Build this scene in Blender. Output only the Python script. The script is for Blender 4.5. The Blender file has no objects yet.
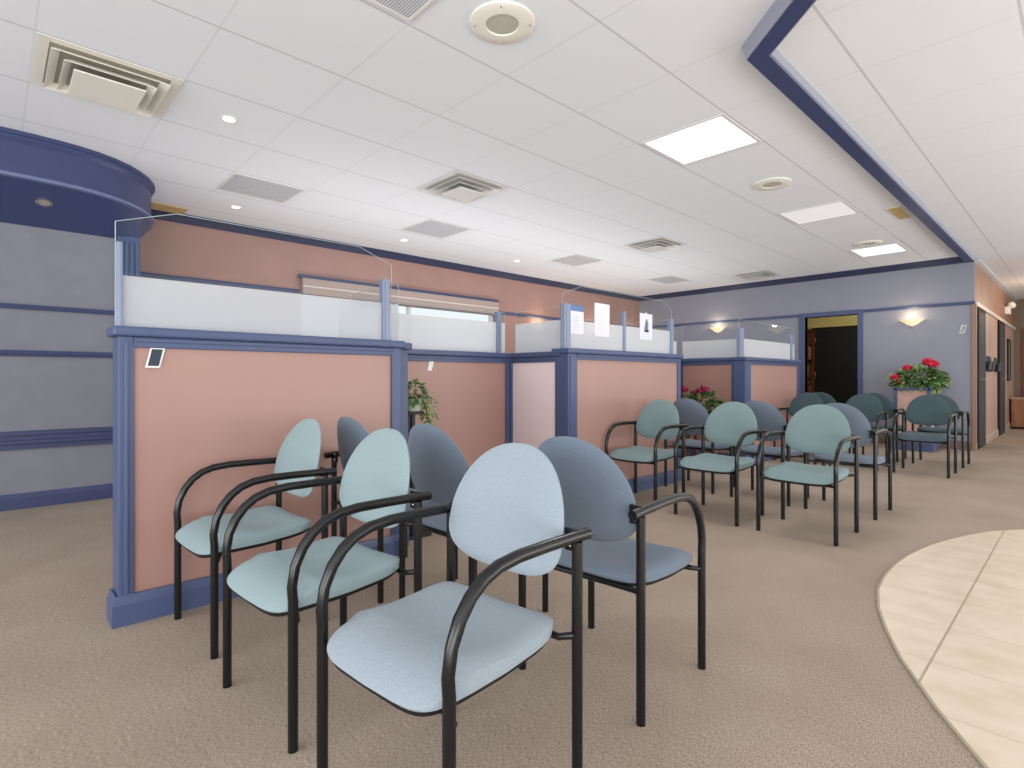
import bpy, bmesh, math, random
from mathutils import Vector, Matrix
random.seed(7)
C = bpy.context.scene.collection
PI = math.pi
ZC = 2.69                      # ceiling height

# ------------------------------------------------------------------ materials
def lin(c):
    return tuple(((v/255)/12.92 if v/255 <= .04045 else (((v/255)+.055)/1.055)**2.4) for v in c) + (1,)

def mat(name, rgb, rough=.6, metal=0, spec=.4, noise=0, nscale=8, bump=0, bscale=200, emis=None, estr=0, coat=0, gloss=None):
    m = bpy.data.materials.new(name); m.use_nodes = True
    nt = m.node_tree; b = nt.nodes['Principled BSDF']
    col = lin(rgb)
    b.inputs['Base Color'].default_value = col
    b.inputs['Roughness'].default_value = rough
    b.inputs['Metallic'].default_value = metal
    b.inputs['Specular IOR Level'].default_value = spec
    b.inputs['Coat Weight'].default_value = coat
    tc = nt.nodes.new('ShaderNodeTexCoord')
    if noise:
        n = nt.nodes.new('ShaderNodeTexNoise'); n.inputs['Scale'].default_value = nscale; n.inputs['Detail'].default_value = 6
        r = nt.nodes.new('ShaderNodeValToRGB')
        r.color_ramp.elements[0].position = .3; r.color_ramp.elements[1].position = .7
        r.color_ramp.elements[0].color = tuple(v*(1-noise) for v in col[:3])+(1,)
        r.color_ramp.elements[1].color = tuple(min(1, v*(1+noise)) for v in col[:3])+(1,)
        nt.links.new(tc.outputs['Object'], n.inputs['Vector']); nt.links.new(n.outputs['Fac'], r.inputs['Fac'])
        nt.links.new(r.outputs['Color'], b.inputs['Base Color'])
    if bump:
        n2 = nt.nodes.new('ShaderNodeTexNoise'); n2.inputs['Scale'].default_value = bscale; n2.inputs['Detail'].default_value = 3
        bp = nt.nodes.new('ShaderNodeBump'); bp.inputs['Strength'].default_value = bump; bp.inputs['Distance'].default_value = .004
        nt.links.new(tc.outputs['Object'], n2.inputs['Vector']); nt.links.new(n2.outputs['Fac'], bp.inputs['Height'])
        nt.links.new(bp.outputs['Normal'], b.inputs['Normal'])
    if emis:
        b.inputs['Emission Color'].default_value = lin(emis); b.inputs['Emission Strength'].default_value = estr
    return m

def math_node(nt, op, a, b=None):
    n = nt.nodes.new('ShaderNodeMath'); n.operation = op
    for i, v in enumerate((a, b)):
        if v is None: continue
        if isinstance(v, (int, float)): n.inputs[i].default_value = v
        else: nt.links.new(v, n.inputs[i])
    return n.outputs[0]

def grid_mask(nt, coord, sx, ox, sy, oy, w):
    """1 on grid lines running at x = ox + k*sx and y = oy + k*sy"""
    sep = nt.nodes.new('ShaderNodeSeparateXYZ'); nt.links.new(coord, sep.inputs[0])
    out = []
    for k, (s, o) in enumerate(((sx, ox), (sy, oy))):
        v = math_node(nt, 'SUBTRACT', sep.outputs[k], o)
        v = math_node(nt, 'DIVIDE', v, s)
        v = math_node(nt, 'ADD', v, .5)
        v = math_node(nt, 'FRACT', v)
        v = math_node(nt, 'SUBTRACT', v, .5)
        v = math_node(nt, 'ABSOLUTE', v)
        ww = w[k] if isinstance(w, tuple) else w
        out.append(math_node(nt, 'LESS_THAN', v, ww/s/2))
    return out

def ceiling_mat(name, sx, ox, sy, oy, rgb):
    m = bpy.data.materials.new(name); m.use_nodes = True
    nt = m.node_tree; b = nt.nodes['Principled BSDF']; b.inputs['Roughness'].default_value = .9
    b.inputs['Specular IOR Level'].default_value = .1
    tc = nt.nodes.new('ShaderNodeTexCoord')
    mx, my = grid_mask(nt, tc.outputs['Object'], sx, ox, sy, oy, (.009, .012))
    mix = nt.nodes.new('ShaderNodeMix'); mix.data_type = 'RGBA'
    mix.inputs[6].default_value = lin(rgb); mix.inputs[7].default_value = lin(tuple(v*.95 for v in rgb))
    nt.links.new(mx, mix.inputs[0])
    mix2 = nt.nodes.new('ShaderNodeMix'); mix2.data_type = 'RGBA'
    nt.links.new(mix.outputs[2], mix2.inputs[6]); mix2.inputs[7].default_value = lin(tuple(v*.87 for v in rgb))
    nt.links.new(my, mix2.inputs[0])
    nt.links.new(mix2.outputs[2], b.inputs['Base Color'])
    n = nt.nodes.new('ShaderNodeTexNoise'); n.inputs['Scale'].default_value = 120
    bp = nt.nodes.new('ShaderNodeBump'); bp.inputs['Strength'].default_value = .15; bp.inputs['Distance'].default_value = .003
    nt.links.new(tc.outputs['Object'], n.inputs['Vector']); nt.links.new(n.outputs['Fac'], bp.inputs['Height'])
    nt.links.new(bp.outputs['Normal'], b.inputs['Normal'])
    return m

def carpet_mat():
    m = bpy.data.materials.new('carpet'); m.use_nodes = True
    nt = m.node_tree; b = nt.nodes['Principled BSDF']; b.inputs['Roughness'].default_value = .95
    b.inputs['Specular IOR Level'].default_value = .05
    tc = nt.nodes.new('ShaderNodeTexCoord')
    mp = nt.nodes.new('ShaderNodeMapping'); mp.inputs['Scale'].default_value = (1, 3.2, 1)
    nt.links.new(tc.outputs['Object'], mp.inputs['Vector'])
    n1 = nt.nodes.new('ShaderNodeTexNoise'); n1.inputs['Scale'].default_value = 95; n1.inputs['Detail'].default_value = 8; n1.inputs['Roughness'].default_value = .75
    n2 = nt.nodes.new('ShaderNodeTexNoise'); n2.inputs['Scale'].default_value = 2.2; n2.inputs['Detail'].default_value = 5
    nt.links.new(mp.outputs[0], n1.inputs['Vector']); nt.links.new(tc.outputs['Object'], n2.inputs['Vector'])
    r = nt.nodes.new('ShaderNodeValToRGB'); r.color_ramp.elements[0].position = .38; r.color_ramp.elements[1].position = .62
    r.color_ramp.elements[0].color = lin((132, 117, 103)); r.color_ramp.elements[1].color = lin((205, 189, 173))
    nt.links.new(n1.outputs['Fac'], r.inputs['Fac'])
    mul = nt.nodes.new('ShaderNodeMix'); mul.data_type = 'RGBA'; mul.blend_type = 'MULTIPLY'; mul.inputs[0].default_value = 1
    r2 = nt.nodes.new('ShaderNodeValToRGB'); r2.color_ramp.elements[0].position = .3; r2.color_ramp.elements[1].position = .7
    r2.color_ramp.elements[0].color = (.86, .85, .84, 1); r2.color_ramp.elements[1].color = (1, 1, 1, 1)
    nt.links.new(n2.outputs['Fac'], r2.inputs['Fac'])
    nt.links.new(r.outputs[0], mul.inputs[6]); nt.links.new(r2.outputs[0], mul.inputs[7])
    nt.links.new(mul.outputs[2], b.inputs['Base Color'])
    bp = nt.nodes.new('ShaderNodeBump'); bp.inputs['Strength'].default_value = .5; bp.inputs['Distance'].default_value = .006
    nt.links.new(n1.outputs['Fac'], bp.inputs['Height']); nt.links.new(bp.outputs['Normal'], b.inputs['Normal'])
    return m

def tile_mat():
    m = bpy.data.materials.new('floor_tile'); m.use_nodes = True
    nt = m.node_tree; b = nt.nodes['Principled BSDF']; b.inputs['Roughness'].default_value = .35
    tc = nt.nodes.new('ShaderNodeTexCoord')
    mx, my = grid_mask(nt, tc.outputs['Object'], .365, 2.04, .365, .386, .008)
    mk = math_node(nt, 'MAXIMUM', math_node(nt, 'MULTIPLY', mx, .35), my)
    n = nt.nodes.new('ShaderNodeTexNoise'); n.inputs['Scale'].default_value = 7; n.inputs['Detail'].default_value = 8
    mp = nt.nodes.new('ShaderNodeMapping'); mp.inputs['Scale'].default_value = (1.2, .9, 1)
    nt.links.new(tc.outputs['Object'], mp.inputs['Vector']); nt.links.new(mp.outputs[0], n.inputs['Vector'])
    r = nt.nodes.new('ShaderNodeValToRGB'); r.color_ramp.elements[0].position = .3; r.color_ramp.elements[1].position = .7
    r.color_ramp.elements[0].color = lin((212, 194, 170)); r.color_ramp.elements[1].color = lin((228, 214, 194))
    nt.links.new(n.outputs['Fac'], r.inputs['Fac'])
    mix = nt.nodes.new('ShaderNodeMix'); mix.data_type = 'RGBA'
    nt.links.new(mk, mix.inputs[0]); nt.links.new(r.outputs[0], mix.inputs[6]); mix.inputs[7].default_value = lin((176, 158, 136))
    nt.links.new(mix.outputs[2], b.inputs['Base Color'])
    return m

def fabric_mat(name, rgb):
    m = bpy.data.materials.new(name); m.use_nodes = True
    nt = m.node_tree; b = nt.nodes['Principled BSDF']; b.inputs['Roughness'].default_value = .85
    b.inputs['Specular IOR Level'].default_value = .15; b.inputs['Sheen Weight'].default_value = .1
    tc = nt.nodes.new('ShaderNodeTexCoord')
    v = nt.nodes.new('ShaderNodeTexVoronoi'); v.inputs['Scale'].default_value = 260
    nt.links.new(tc.outputs['Object'], v.inputs['Vector'])
    r = nt.nodes.new('ShaderNodeValToRGB'); c = lin(rgb)
    r.color_ramp.elements[0].color = tuple(x*1.03 for x in c[:3])+(1,)
    r.color_ramp.elements[1].color = tuple(x*.88 for x in c[:3])+(1,); r.color_ramp.elements[1].position = .8
    nt.links.new(v.outputs['Distance'], r.inputs['Fac']); nt.links.new(r.outputs[0], b.inputs['Base Color'])
    bp = nt.nodes.new('ShaderNodeBump'); bp.inputs['Strength'].default_value = .25; bp.inputs['Distance'].default_value = .002; bp.invert = True
    nt.links.new(v.outputs['Distance'], bp.inputs['Height']); nt.links.new(bp.outputs['Normal'], b.inputs['Normal'])
    return m

def wood_mat(name, a, bcol, scale=3, rough=.45, axis=(1, 1, .15)):
    m = bpy.data.materials.new(name); m.use_nodes = True
    nt = m.node_tree; b = nt.nodes['Principled BSDF']; b.inputs['Roughness'].default_value = rough
    tc = nt.nodes.new('ShaderNodeTexCoord'); mp = nt.nodes.new('ShaderNodeMapping'); mp.inputs['Scale'].default_value = axis
    n = nt.nodes.new('ShaderNodeTexNoise'); n.inputs['Scale'].default_value = scale*4; n.inputs['Detail'].default_value = 6; n.inputs['Distortion'].default_value = 1.2
    nt.links.new(tc.outputs['Object'], mp.inputs['Vector']); nt.links.new(mp.outputs[0], n.inputs['Vector'])
    r = nt.nodes.new('ShaderNodeValToRGB'); r.color_ramp.elements[0].color = lin(a); r.color_ramp.elements[1].color = lin(bcol)
    r.color_ramp.elements[0].position = .35; r.color_ramp.elements[1].position = .65
    nt.links.new(n.outputs['Fac'], r.inputs['Fac']); nt.links.new(r.outputs[0], b.inputs['Base Color'])
    return m

def perf_mat():
    m = bpy.data.materials.new('perforated_metal'); m.use_nodes = True
    nt = m.node_tree; b = nt.nodes['Principled BSDF']; b.inputs['Roughness'].default_value = .6
    tc = nt.nodes.new('ShaderNodeTexCoord')
    v = nt.nodes.new('ShaderNodeTexVoronoi'); v.voronoi_dimensions = '2D'; v.inputs['Scale'].default_value = 75; v.inputs['Randomness'].default_value = 0
    nt.links.new(tc.outputs['Object'], v.inputs['Vector'])
    r = nt.nodes.new('ShaderNodeValToRGB'); r.color_ramp.interpolation = 'CONSTANT'
    r.color_ramp.elements[0].color = lin((138, 142, 152)); r.color_ramp.elements[1].color = lin((222, 225, 231)); r.color_ramp.elements[1].position = .36
    nt.links.new(v.outputs['Distance'], r.inputs['Fac']); nt.links.new(r.outputs[0], b.inputs['Base Color'])
    return m

def glass_mat():
    m = bpy.data.materials.new('clear_glass'); m.use_nodes = True
    nt = m.node_tree; nt.nodes.clear()
    o = nt.nodes.new('ShaderNodeOutputMaterial'); mx = nt.nodes.new('ShaderNodeMixShader')
    t = nt.nodes.new('ShaderNodeBsdfTransparent'); t.inputs[0].default_value = (.965, .975, .975, 1)
    g = nt.nodes.new('ShaderNodeBsdfGlossy'); g.inputs['Roughness'].default_value = .03
    fr = nt.nodes.new('ShaderNodeFresnel'); fr.inputs['IOR'].default_value = 1.3
    ge = nt.nodes.new('ShaderNodeNewGeometry')
    nt.links.new(math_node(nt, 'MULTIPLY', fr.outputs[0], math_node(nt, 'SUBTRACT', 1.0, ge.outputs['Backfacing'])), mx.inputs[0]); nt.links.new(t.outputs[0], mx.inputs[1]); nt.links.new(g.outputs[0], mx.inputs[2])
    nt.links.new(mx.outputs[0], o.inputs[0])
    return m

def glass_edge_mat():
    return mat('glass_edge', (176, 188, 192), rough=.2, spec=.6)

def frost_mat():
    m = bpy.data.materials.new('frosted_glass'); m.use_nodes = True
    nt = m.node_tree; nt.nodes.clear()
    o = nt.nodes.new('ShaderNodeOutputMaterial'); a = nt.nodes.new('ShaderNodeMixShader'); b = nt.nodes.new('ShaderNodeMixShader')
    d = nt.nodes.new('ShaderNodeBsdfDiffuse'); d.inputs[0].default_value = (.86, .89, .92, 1)
    tl = nt.nodes.new('ShaderNodeBsdfTranslucent'); tl.inputs[0].default_value = (.9, .92, .95, 1)
    tr = nt.nodes.new('ShaderNodeBsdfTransparent')
    a.inputs[0].default_value = .62; nt.links.new(d.outputs[0], a.inputs[1]); nt.links.new(tl.outputs[0], a.inputs[2])
    b.inputs[0].default_value = .3; nt.links.new(a.outputs[0], b.inputs[1]); nt.links.new(tr.outputs[0], b.inputs[2])
    nt.links.new(b.outputs[0], o.inputs[0])
    return m

M = dict(
    ceil=ceiling_mat('ceiling_tiles', .645, .157, .6435, 1.602, (238, 242, 248)),
    ceil2=ceiling_mat('ceiling_tiles_side', .64, 3.385, .63, .845, (232, 235, 240)),
    carpet=carpet_mat(), tile=tile_mat(),
    salmon=mat('salmon_paint', (168, 133, 124), .6, noise=.05, nscale=3),
    panel=mat('salmon_laminate', (168, 131, 121), .38, noise=.04, nscale=2, spec=.5),
    navy=mat('navy_trim_paint', (71, 83, 118), .4, spec=.5),
    crownnavy=mat('crown_dark_navy', (50, 56, 84), .5),
    canopynavy=mat('canopy_navy', (60, 70, 110), .4, spec=.5),
    navy2=mat('navy_deep_paint', (58, 68, 108), .45),
    steel=mat('blue_grey_post', (134, 144, 168), .35, metal=.2),
    graywall=mat('lavender_grey_paint', (138, 141, 155), .7, noise=.03, nscale=3),
    grayfabric=mat('grey_panel_fabric', (128, 130, 140), .85, noise=.05, nscale=6),
    taupe=mat('taupe_paint', (128, 112, 100), .7),
    wood=wood_mat('corridor_wood', (146, 104, 82), (164, 122, 98), 1.2),
    woodpale_sheen=wood_mat('corridor_wood_pale_sheen', (162, 126, 110), (182, 150, 134), 1.2),
    darkwood=wood_mat('dark_brown_wood', (84, 48, 30), (130, 78, 50), 3),
    cabwood=wood_mat('cabinet_wood', (130, 84, 54), (158, 106, 72), 2),
    black=mat('black_tube_enamel', (12, 13, 15), .25, spec=.5),
    blackplastic=mat('black_plastic', (16, 17, 20), .5),
    doorblack=mat('black_door_paint', (34, 33, 39), .6, spec=.3),
    doordark=mat('dark_brown_door', (40, 30, 28), .7, spec=.15),
    white=mat('white_paint', (232, 232, 230), .5),
    cream=mat('cream_enamel', (240, 238, 228), .5),
    dull=mat('diffuser_grey_metal', (222, 222, 218), .4, metal=.2),
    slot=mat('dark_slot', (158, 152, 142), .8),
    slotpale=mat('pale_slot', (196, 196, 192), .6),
    leafdark=mat('leaf_dark_green', (62, 92, 44), .5, noise=.35, nscale=30),
    chrome=mat('brushed_chrome', (200, 200, 205), .25, metal=1),
    perf=perf_mat(),
    grille2=mat('speaker_mesh', (190, 188, 178), .7, noise=.15, nscale=300),
    lens=mat('light_lens', (250, 250, 250), .5, emis=(255, 255, 255), estr=.8),
    lensdim=mat('light_lens_dim', (235, 235, 238), .5, emis=(250, 250, 255), estr=.35, noise=.05, nscale=20),
    bulb=mat('lamp_bulb', (255, 250, 235), .5, emis=(255, 246, 226), estr=6),
    bowl=mat('sconce_bowl_glass', (255, 232, 196), .4, emis=(255, 224, 176), estr=.6),
    yellow=mat('yellow_paint', (214, 200, 146), .7),
    paper=mat('paper', (218, 218, 228), .8),
    ink=mat('ink_grey', (110, 118, 140), .8),
    inkdark=mat('ink_dark', (40, 46, 64), .8),
    blueink=mat('ink_blue', (96, 124, 168), .8),
    tan=mat('tan_ceiling_board', (206, 178, 128), .7, noise=.08, nscale=10),
    glass=glass_mat(), edge=glass_edge_mat(), frost=frost_mat(),
    leaf=mat('leaf_green', (92, 122, 70), .5, noise=.35, nscale=30),
    leaf2=mat('leaf_pale_green', (136, 158, 96), .5, noise=.3, nscale=30),
    red=mat('petal_red', (206, 36, 66), .6, noise=.2, nscale=60),
    pink=mat('petal_magenta', (150, 28, 74), .6, noise=.2, nscale=60),
    stem=mat('stem_brown', (88, 64, 44), .7),
    soil=mat('soil', (60, 44, 34), .9),
    blind=mat('blind_fabric', (176, 158, 150), .7),
    f_litblue=fabric_mat('fabric_lit_bluish', (149, 160, 169)),  # one teal-grey fabric
    f_lit=fabric_mat('fabric_lit_teal', (143, 162, 166)),
    f_mid=fabric_mat('fabric_teal', (126, 147, 149)),
    f_shade=fabric_mat('fabric_shaded_bluish', (112, 124, 138)),
    f_dim=fabric_mat('fabric_dim_teal', (74, 92, 98)),
)

# ------------------------------------------------------------------ mesh helpers
class MB:
    def __init__(s): s.bm = bmesh.new()
    def box(s, x0, x1, y0, y1, z0, z1, bev=0):
        bm = bmesh.new()
        vs = [bm.verts.new((x, y, z)) for x in (x0, x1) for y in (y0, y1) for z in (z0, z1)]
        for f in ((0,1,3,2),(4,6,7,5),(0,4,5,1),(2,3,7,6),(0,2,6,4),(1,5,7,3)): bm.faces.new([vs[i] for i in f])
        bmesh.ops.recalc_face_normals(bm, faces=bm.faces)
        if bev: bmesh.ops.bevel(bm, geom=list(bm.edges), offset=bev, segments=2, affect='EDGES', profile=.6)
        s._merge(bm); return s
    def _merge(s, bm):
        me = bpy.data.meshes.new('t'); bm.to_mesh(me); bm.free(); s.bm.from_mesh(me); bpy.data.meshes.remove(me)
    def tube(s, pts, r, n=12, caps=True):
        pts = [Vector(p) for p in pts]; rings = []
        t0 = (pts[1]-pts[0]).normalized()
        up = Vector((0, 1, 0)) if abs(t0.y) < .9 else Vector((1, 0, 0))
        u = t0.cross(up).normalized()
        for i, p in enumerate(pts):
            if i == 0: t = pts[1]-pts[0]
            elif i == len(pts)-1: t = pts[-1]-pts[-2]
            else: t = (pts[i+1]-p).normalized()+(p-pts[i-1]).normalized()
            t.normalize(); u = (u-t*u.dot(t)).normalized(); v = t.cross(u)
            rr = r[i] if isinstance(r, (list, tuple)) else r
            rings.append([s.bm.verts.new(p+(u*math.cos(2*PI*k/n)+v*math.sin(2*PI*k/n))*rr) for k in range(n)])
        for a, b in zip(rings, rings[1:]):
            for k in range(n): s.bm.faces.new((a[k], a[(k+1)%n], b[(k+1)%n], b[k]))
        if caps: s.bm.faces.new(rings[0][::-1]); s.bm.faces.new(rings[-1])
        return s
    def lathe(s, prof, c=(0,0,0), n=32, a0=0, a1=2*PI, closed=True):
        rings = []; full = abs(a1-a0-2*PI) < 1e-6
        m = n if full else n+1
        for r, z in prof:
            rings.append([s.bm.verts.new((c[0]+r*math.cos(a0+(a1-a0)*k/n), c[1]+r*math.sin(a0+(a1-a0)*k/n), c[2]+z)) for k in range(m)])
        for a, b in zip(rings, rings[1:]):
            for k in range(n if full else n):
                k2 = (k+1) % m
                s.bm.faces.new((a[k], a[k2], b[k2], b[k]))
        return s
    def prism(s, poly, axis, a, b):
        """poly: 2D points in the two other axes, extruded along axis from a to b"""
        def mk(p, t):
            return {'x': (t, p[0], p[1]), 'y': (p[0], t, p[1]), 'z': (p[0], p[1], t)}[axis]
        A = [s.bm.verts.new(mk(p, a)) for p in poly]; B = [s.bm.verts.new(mk(p, b)) for p in poly]
        s.bm.faces.new(A); s.bm.faces.new(B[::-1])
        for i in range(len(poly)):
            j = (i+1) % len(poly); s.bm.faces.new((A[i], B[i], B[j], A[j]))
        return s
    def sweep(s, path, prof, zbase=0):
        """path: list of (x,y) open; prof: closed list of (out,z); out to the right-hand normal of the path"""
        rings = []
        for i, p in enumerate(path):
            d = Vector((0, 0))
            if i > 0: d += (Vector(p)-Vector(path[i-1])).normalized()
            if i < len(path)-1: d += (Vector(path[i+1])-Vector(p)).normalized()
            d.normalize(); nrm = Vector((d.y, -d.x))
            k = 1.0
            if 0 < i < len(path)-1:
                e = (Vector(path[i+1])-Vector(p)).normalized(); k = 1/max(.5, abs(e.dot(d)))
            rings.append([s.bm.verts.new((p[0]+nrm.x*o*k, p[1]+nrm.y*o*k, zbase+z)) for o, z in prof])
        n = len(prof)
        for a, b in zip(rings, rings[1:]):
            for k in range(n): s.bm.faces.new((a[k], a[(k+1)%n], b[(k+1)%n], b[k]))
        s.bm.faces.new(rings[0]); s.bm.faces.new(rings[-1][::-1])
        return s
    def ball(s, c, r, sc=(1,1,1), seg=12):
        g = bmesh.ops.create_uvsphere(s.bm, u_segments=seg, v_segments=seg//2+2, radius=r)
        for v in g['verts']: v.co = Vector((v.co.x*sc[0], v.co.y*sc[1], v.co.z*sc[2]))+Vector(c)
        return s
    def build(s, name, m, parent=None, smooth=None, kind=None, rec=True):
        if rec: bmesh.ops.recalc_face_normals(s.bm, faces=s.bm.faces)
        me = bpy.data.meshes.new(name); s.bm.to_mesh(me); s.bm.free()
        o = bpy.data.objects.new(name, me); C.objects.link(o)
        me.materials.append(m)
        if smooth is not None:
            me.polygons.foreach_set('use_smooth', [True]*len(me.polygons))
            try: me.set_sharp_from_angle(angle=math.radians(smooth))
            except Exception: pass
        if parent: o.parent = parent
        if kind: o['kind'] = kind
        return o

def thing(name, label, cat, loc=(0,0,0), rz=0, group=None):
    o = bpy.data.objects.new(name, None); C.objects.link(o); o.empty_display_size = .1
    o.location = loc; o.rotation_euler = (0, 0, rz); tag(o, label, cat, group); return o
def tag(o, label, cat, group=None):
    o['label'] = label; o['category'] = cat
    if group: o['group'] = group
    return o
def struct(name, mb, m, smooth=None, parent=None):
    return mb.build(name, m, parent, smooth, None if parent else 'structure')
def dup(root, loc, rz, label, group=None):
    r = root.copy(); C.objects.link(r); r.location = loc; r.rotation_euler = (0, 0, rz); r['label'] = label
    if group: r['group'] = group
    for ch in list(root.children):
        c = ch.copy(); C.objects.link(c); c.parent = r
        for g in ch.children:
            d = g.copy(); C.objects.link(d); d.parent = c
    return r

# ------------------------------------------------------------------ setting
struct('floor', MB().box(-5, 16.5, -4, 9, -.1, 0), M['carpet'])
edge = [(-1.2,-1.6),(.2,-.85),(1.15,-.22),(1.55,.015),(1.849,.185),(1.953,.249),(2.075,.323),(2.35,.465),(2.57,.555),(2.78,.628),(3.04,.69),(3.28,.714),(3.507,.718),(3.72,.706),(3.918,.681),(4.11,.645),(4.294,.595),(4.5,.53),(4.706,.447),(4.93,.30),(5.08,.1),(5.18,-.15),(5.25,-.6),(5.3,-1.6)]
struct('floor_tiled', MB().prism(edge+[(5.3,-4),(-1.2,-4)], 'z', -.02, .004), M['tile'])
# the sweep's outward side follows the path direction
struct('trim_1', MB().sweep(edge, [(-.005, 0), (.005, 0), (.005, .006), (-.005, .006)]), mat('tile_edging', (168, 154, 134), .5))

struct('ceiling', MB().prism([(-5, -4), (-1.87, -4), (2.79, 1.155), (16.5, 1.155), (16.5, 9), (-5, 9)], 'z', ZC, ZC+.1), M['ceil'])
struct('ceiling_side', MB().prism([(-1.83, -4), (16.5, -4), (16.5, 1.15), (2.80, 1.15)], 'z', ZC-.04, ZC+.1), M['ceil2'])
# dropped navy beam: an L on plan, lighter mouldings on its sides
bp = [(-1.36, -3.45), (2.80, 1.15), (9.84, 1.15)]
struct('beam', MB().sweep(bp, [(-.045, -.08), (.045, -.08), (.045, 0), (-.045, 0)], ZC), M['navy2'])
pm = mat('beam_moulding', (150, 154, 170), .4)
struct('trim_2', MB().sweep(bp, [(.045, -.076), (.056, -.074), (.068, -.045), (.068, -.03), (.045, -.03)], ZC), pm, smooth=30)
struct('trim_3', MB().sweep(bp, [(-.045, -.076), (-.05, -.076), (-.068, -.012), (-.068, 0), (-.045, 0)], ZC), pm, smooth=30)

YB = 6.5   # back wall (salmon), XF = far wall
XF = 9.84
wx0, wx1, wz0, wz1 = 2.68, 5.80, .95, 2.2
struct('wall_back', MB().box(.9, wx0, YB, YB+.15, 0, ZC).box(wx1, XF+.15, YB, YB+.15, 0, ZC)
       .box(wx0, wx1, YB, YB+.15, wz1, ZC).box(wx0, wx1, YB, YB+.15, 0, wz0), M['salmon'])
dy0, dy1, dz = 2.50, 3.27, 2.0
struct('wall_far', MB().box(XF, XF+.12, 1.1, dy0, 0, ZC).box(XF, XF+.12, dy1, YB, 0, ZC).box(XF, XF+.12, dy0, dy1, dz, ZC), M['graywall'])
crown = [(0, 0), (.075, 0), (.075, -.02), (.05, -.035), (.03, -.07), (.012, -.085), (0, -.085)]
rail = [(0, -.022), (.018, -.022), (.026, 0), (.018, .022), (0, .022)]
base = [(0, 0), (.018, 0), (.018, .085), (.01, .105), (.006, .12), (0, .12)]
struct('trim_4', MB().sweep([(1.1, YB), (XF, YB), (XF, 1.1)], crown, ZC), M['crownnavy'], smooth=30)
struct('trim_5', MB().sweep([(1.0, YB), (wx0-.02, YB)], rail, 2.03), M['navy'])
struct('trim_6', MB().sweep([(wx1+.05, YB), (XF, YB), (XF, dy1+.08)], rail, 2.04), M['navy'])
struct('trim_7', MB().sweep([(XF, dy0-.08), (XF, 1.09)], rail, 2.04), M['navy'])
struct('baseboard_far', MB().sweep([(XF, dy0-.08), (XF, 1.09)], base), mat('brown_base', (112, 92, 84), .6))
struct('baseboard_far_left', MB().sweep([(XF, YB), (XF, dy1+.08)], base), M['navy'])
# door frame
struct('door_1', MB().box(XF-.03, XF+.13, dy1, dy1+.085, 0, dz+.07, .006).box(XF-.03, XF+.13, dy0-.07, dy0, 0, dz+.07, .006).box(XF-.031, XF+.131, dy0, dy1, dz, dz+.07, .006), M['navy'])
# corner post of the far wall
struct('trim_8', MB().box(XF-.02, XF+.04, 1.075, 1.12, 0, 2.02), mat('corner_guard', (150, 116, 98), .5))

# window with valance and blind
win = struct('window_1', MB().box(wx0, wx1, YB+.05, YB+.10, wz0, wz0+.05).box(wx0, wx0+.05, YB+.05, YB+.10, wz0, wz1).box(wx1-.05, wx1, YB+.05, YB+.10, wz0, wz1)
             .box(wx0, wx1, YB+.05, YB+.10, wz1-.05, wz1).box(4.22, 4.27, YB+.05, YB+.10, wz0, wz1), M['white'])
struct('window_pane', MB().box(wx0+.05, wx1-.05, YB+.07, YB+.078, wz0+.05, wz1-.05), M['glass'], parent=win)
struct('trim_9', MB().box(wx0-.03, wx1+.04, YB-.05, YB, 2.195, 2.235, .006), M['navy'])
t = thing('window_valance', 'taupe blind cassette with a pale stripe, across the top of the bright window', 'blind', (wx0, YB, 2.0))
MB().box(0, wx1-wx0, -.09, -.005, 0, .19, .008).build('cassette', M['blind'], t)
MB().box(0, wx1-wx0, -.094, -.088, .085, .1).build('stripe', mat('pale_stripe', (222, 214, 208), .6), t)
MB().box(0, wx1-wx0, -.093, -.006, -.018, -.001, .004).build('bottom_rail', mat('blind_rail', (120, 116, 124), .5), t)
# slim vertical blind edge at the right of the window
# far outdoor ground outside that window is bright sky only

# left grey wall with trims
YL = 5.63
struct('wall_left', MB().box(-5, .93, YL, YL+.12, 0, 2.62).box(.85, .93, YL+.12, YB+.1, 0, 2.62), M['grayfabric'])
P_l = [(-5, YL), (.765, YL)]
LN = mat('left_trim_navy', (62, 70, 106), .45)
struct('baseboard_left', MB().sweep(P_l, base), LN)
struct('trim_10', MB().sweep(P_l, [(0, -.07), (.02, -.07), (.02, -.035), (.035, -.03), (.035, -.005), (.02, 0), (.02, .03), (.03, .035), (.03, .065), (0, .068)], .527), LN)
struct('trim_11', MB().sweep(P_l, rail, 1.19), LN)
struct('trim_12', MB().sweep(P_l, [(0, -.018), (.02, -.018), (.026, 0), (.02, .018), (0, .018)], 1.545), LN)
pl = MB().box(.77, .93, YL-.03, YL, 0, 2.2)
for k in range(4): pl.box(.785+k*.037, .805+k*.037, YL-.045, YL-.028, .15, 2.15, .004)
struct('trim_13', pl, mat('pilaster_paint', (70, 88, 128), .4))

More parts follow.
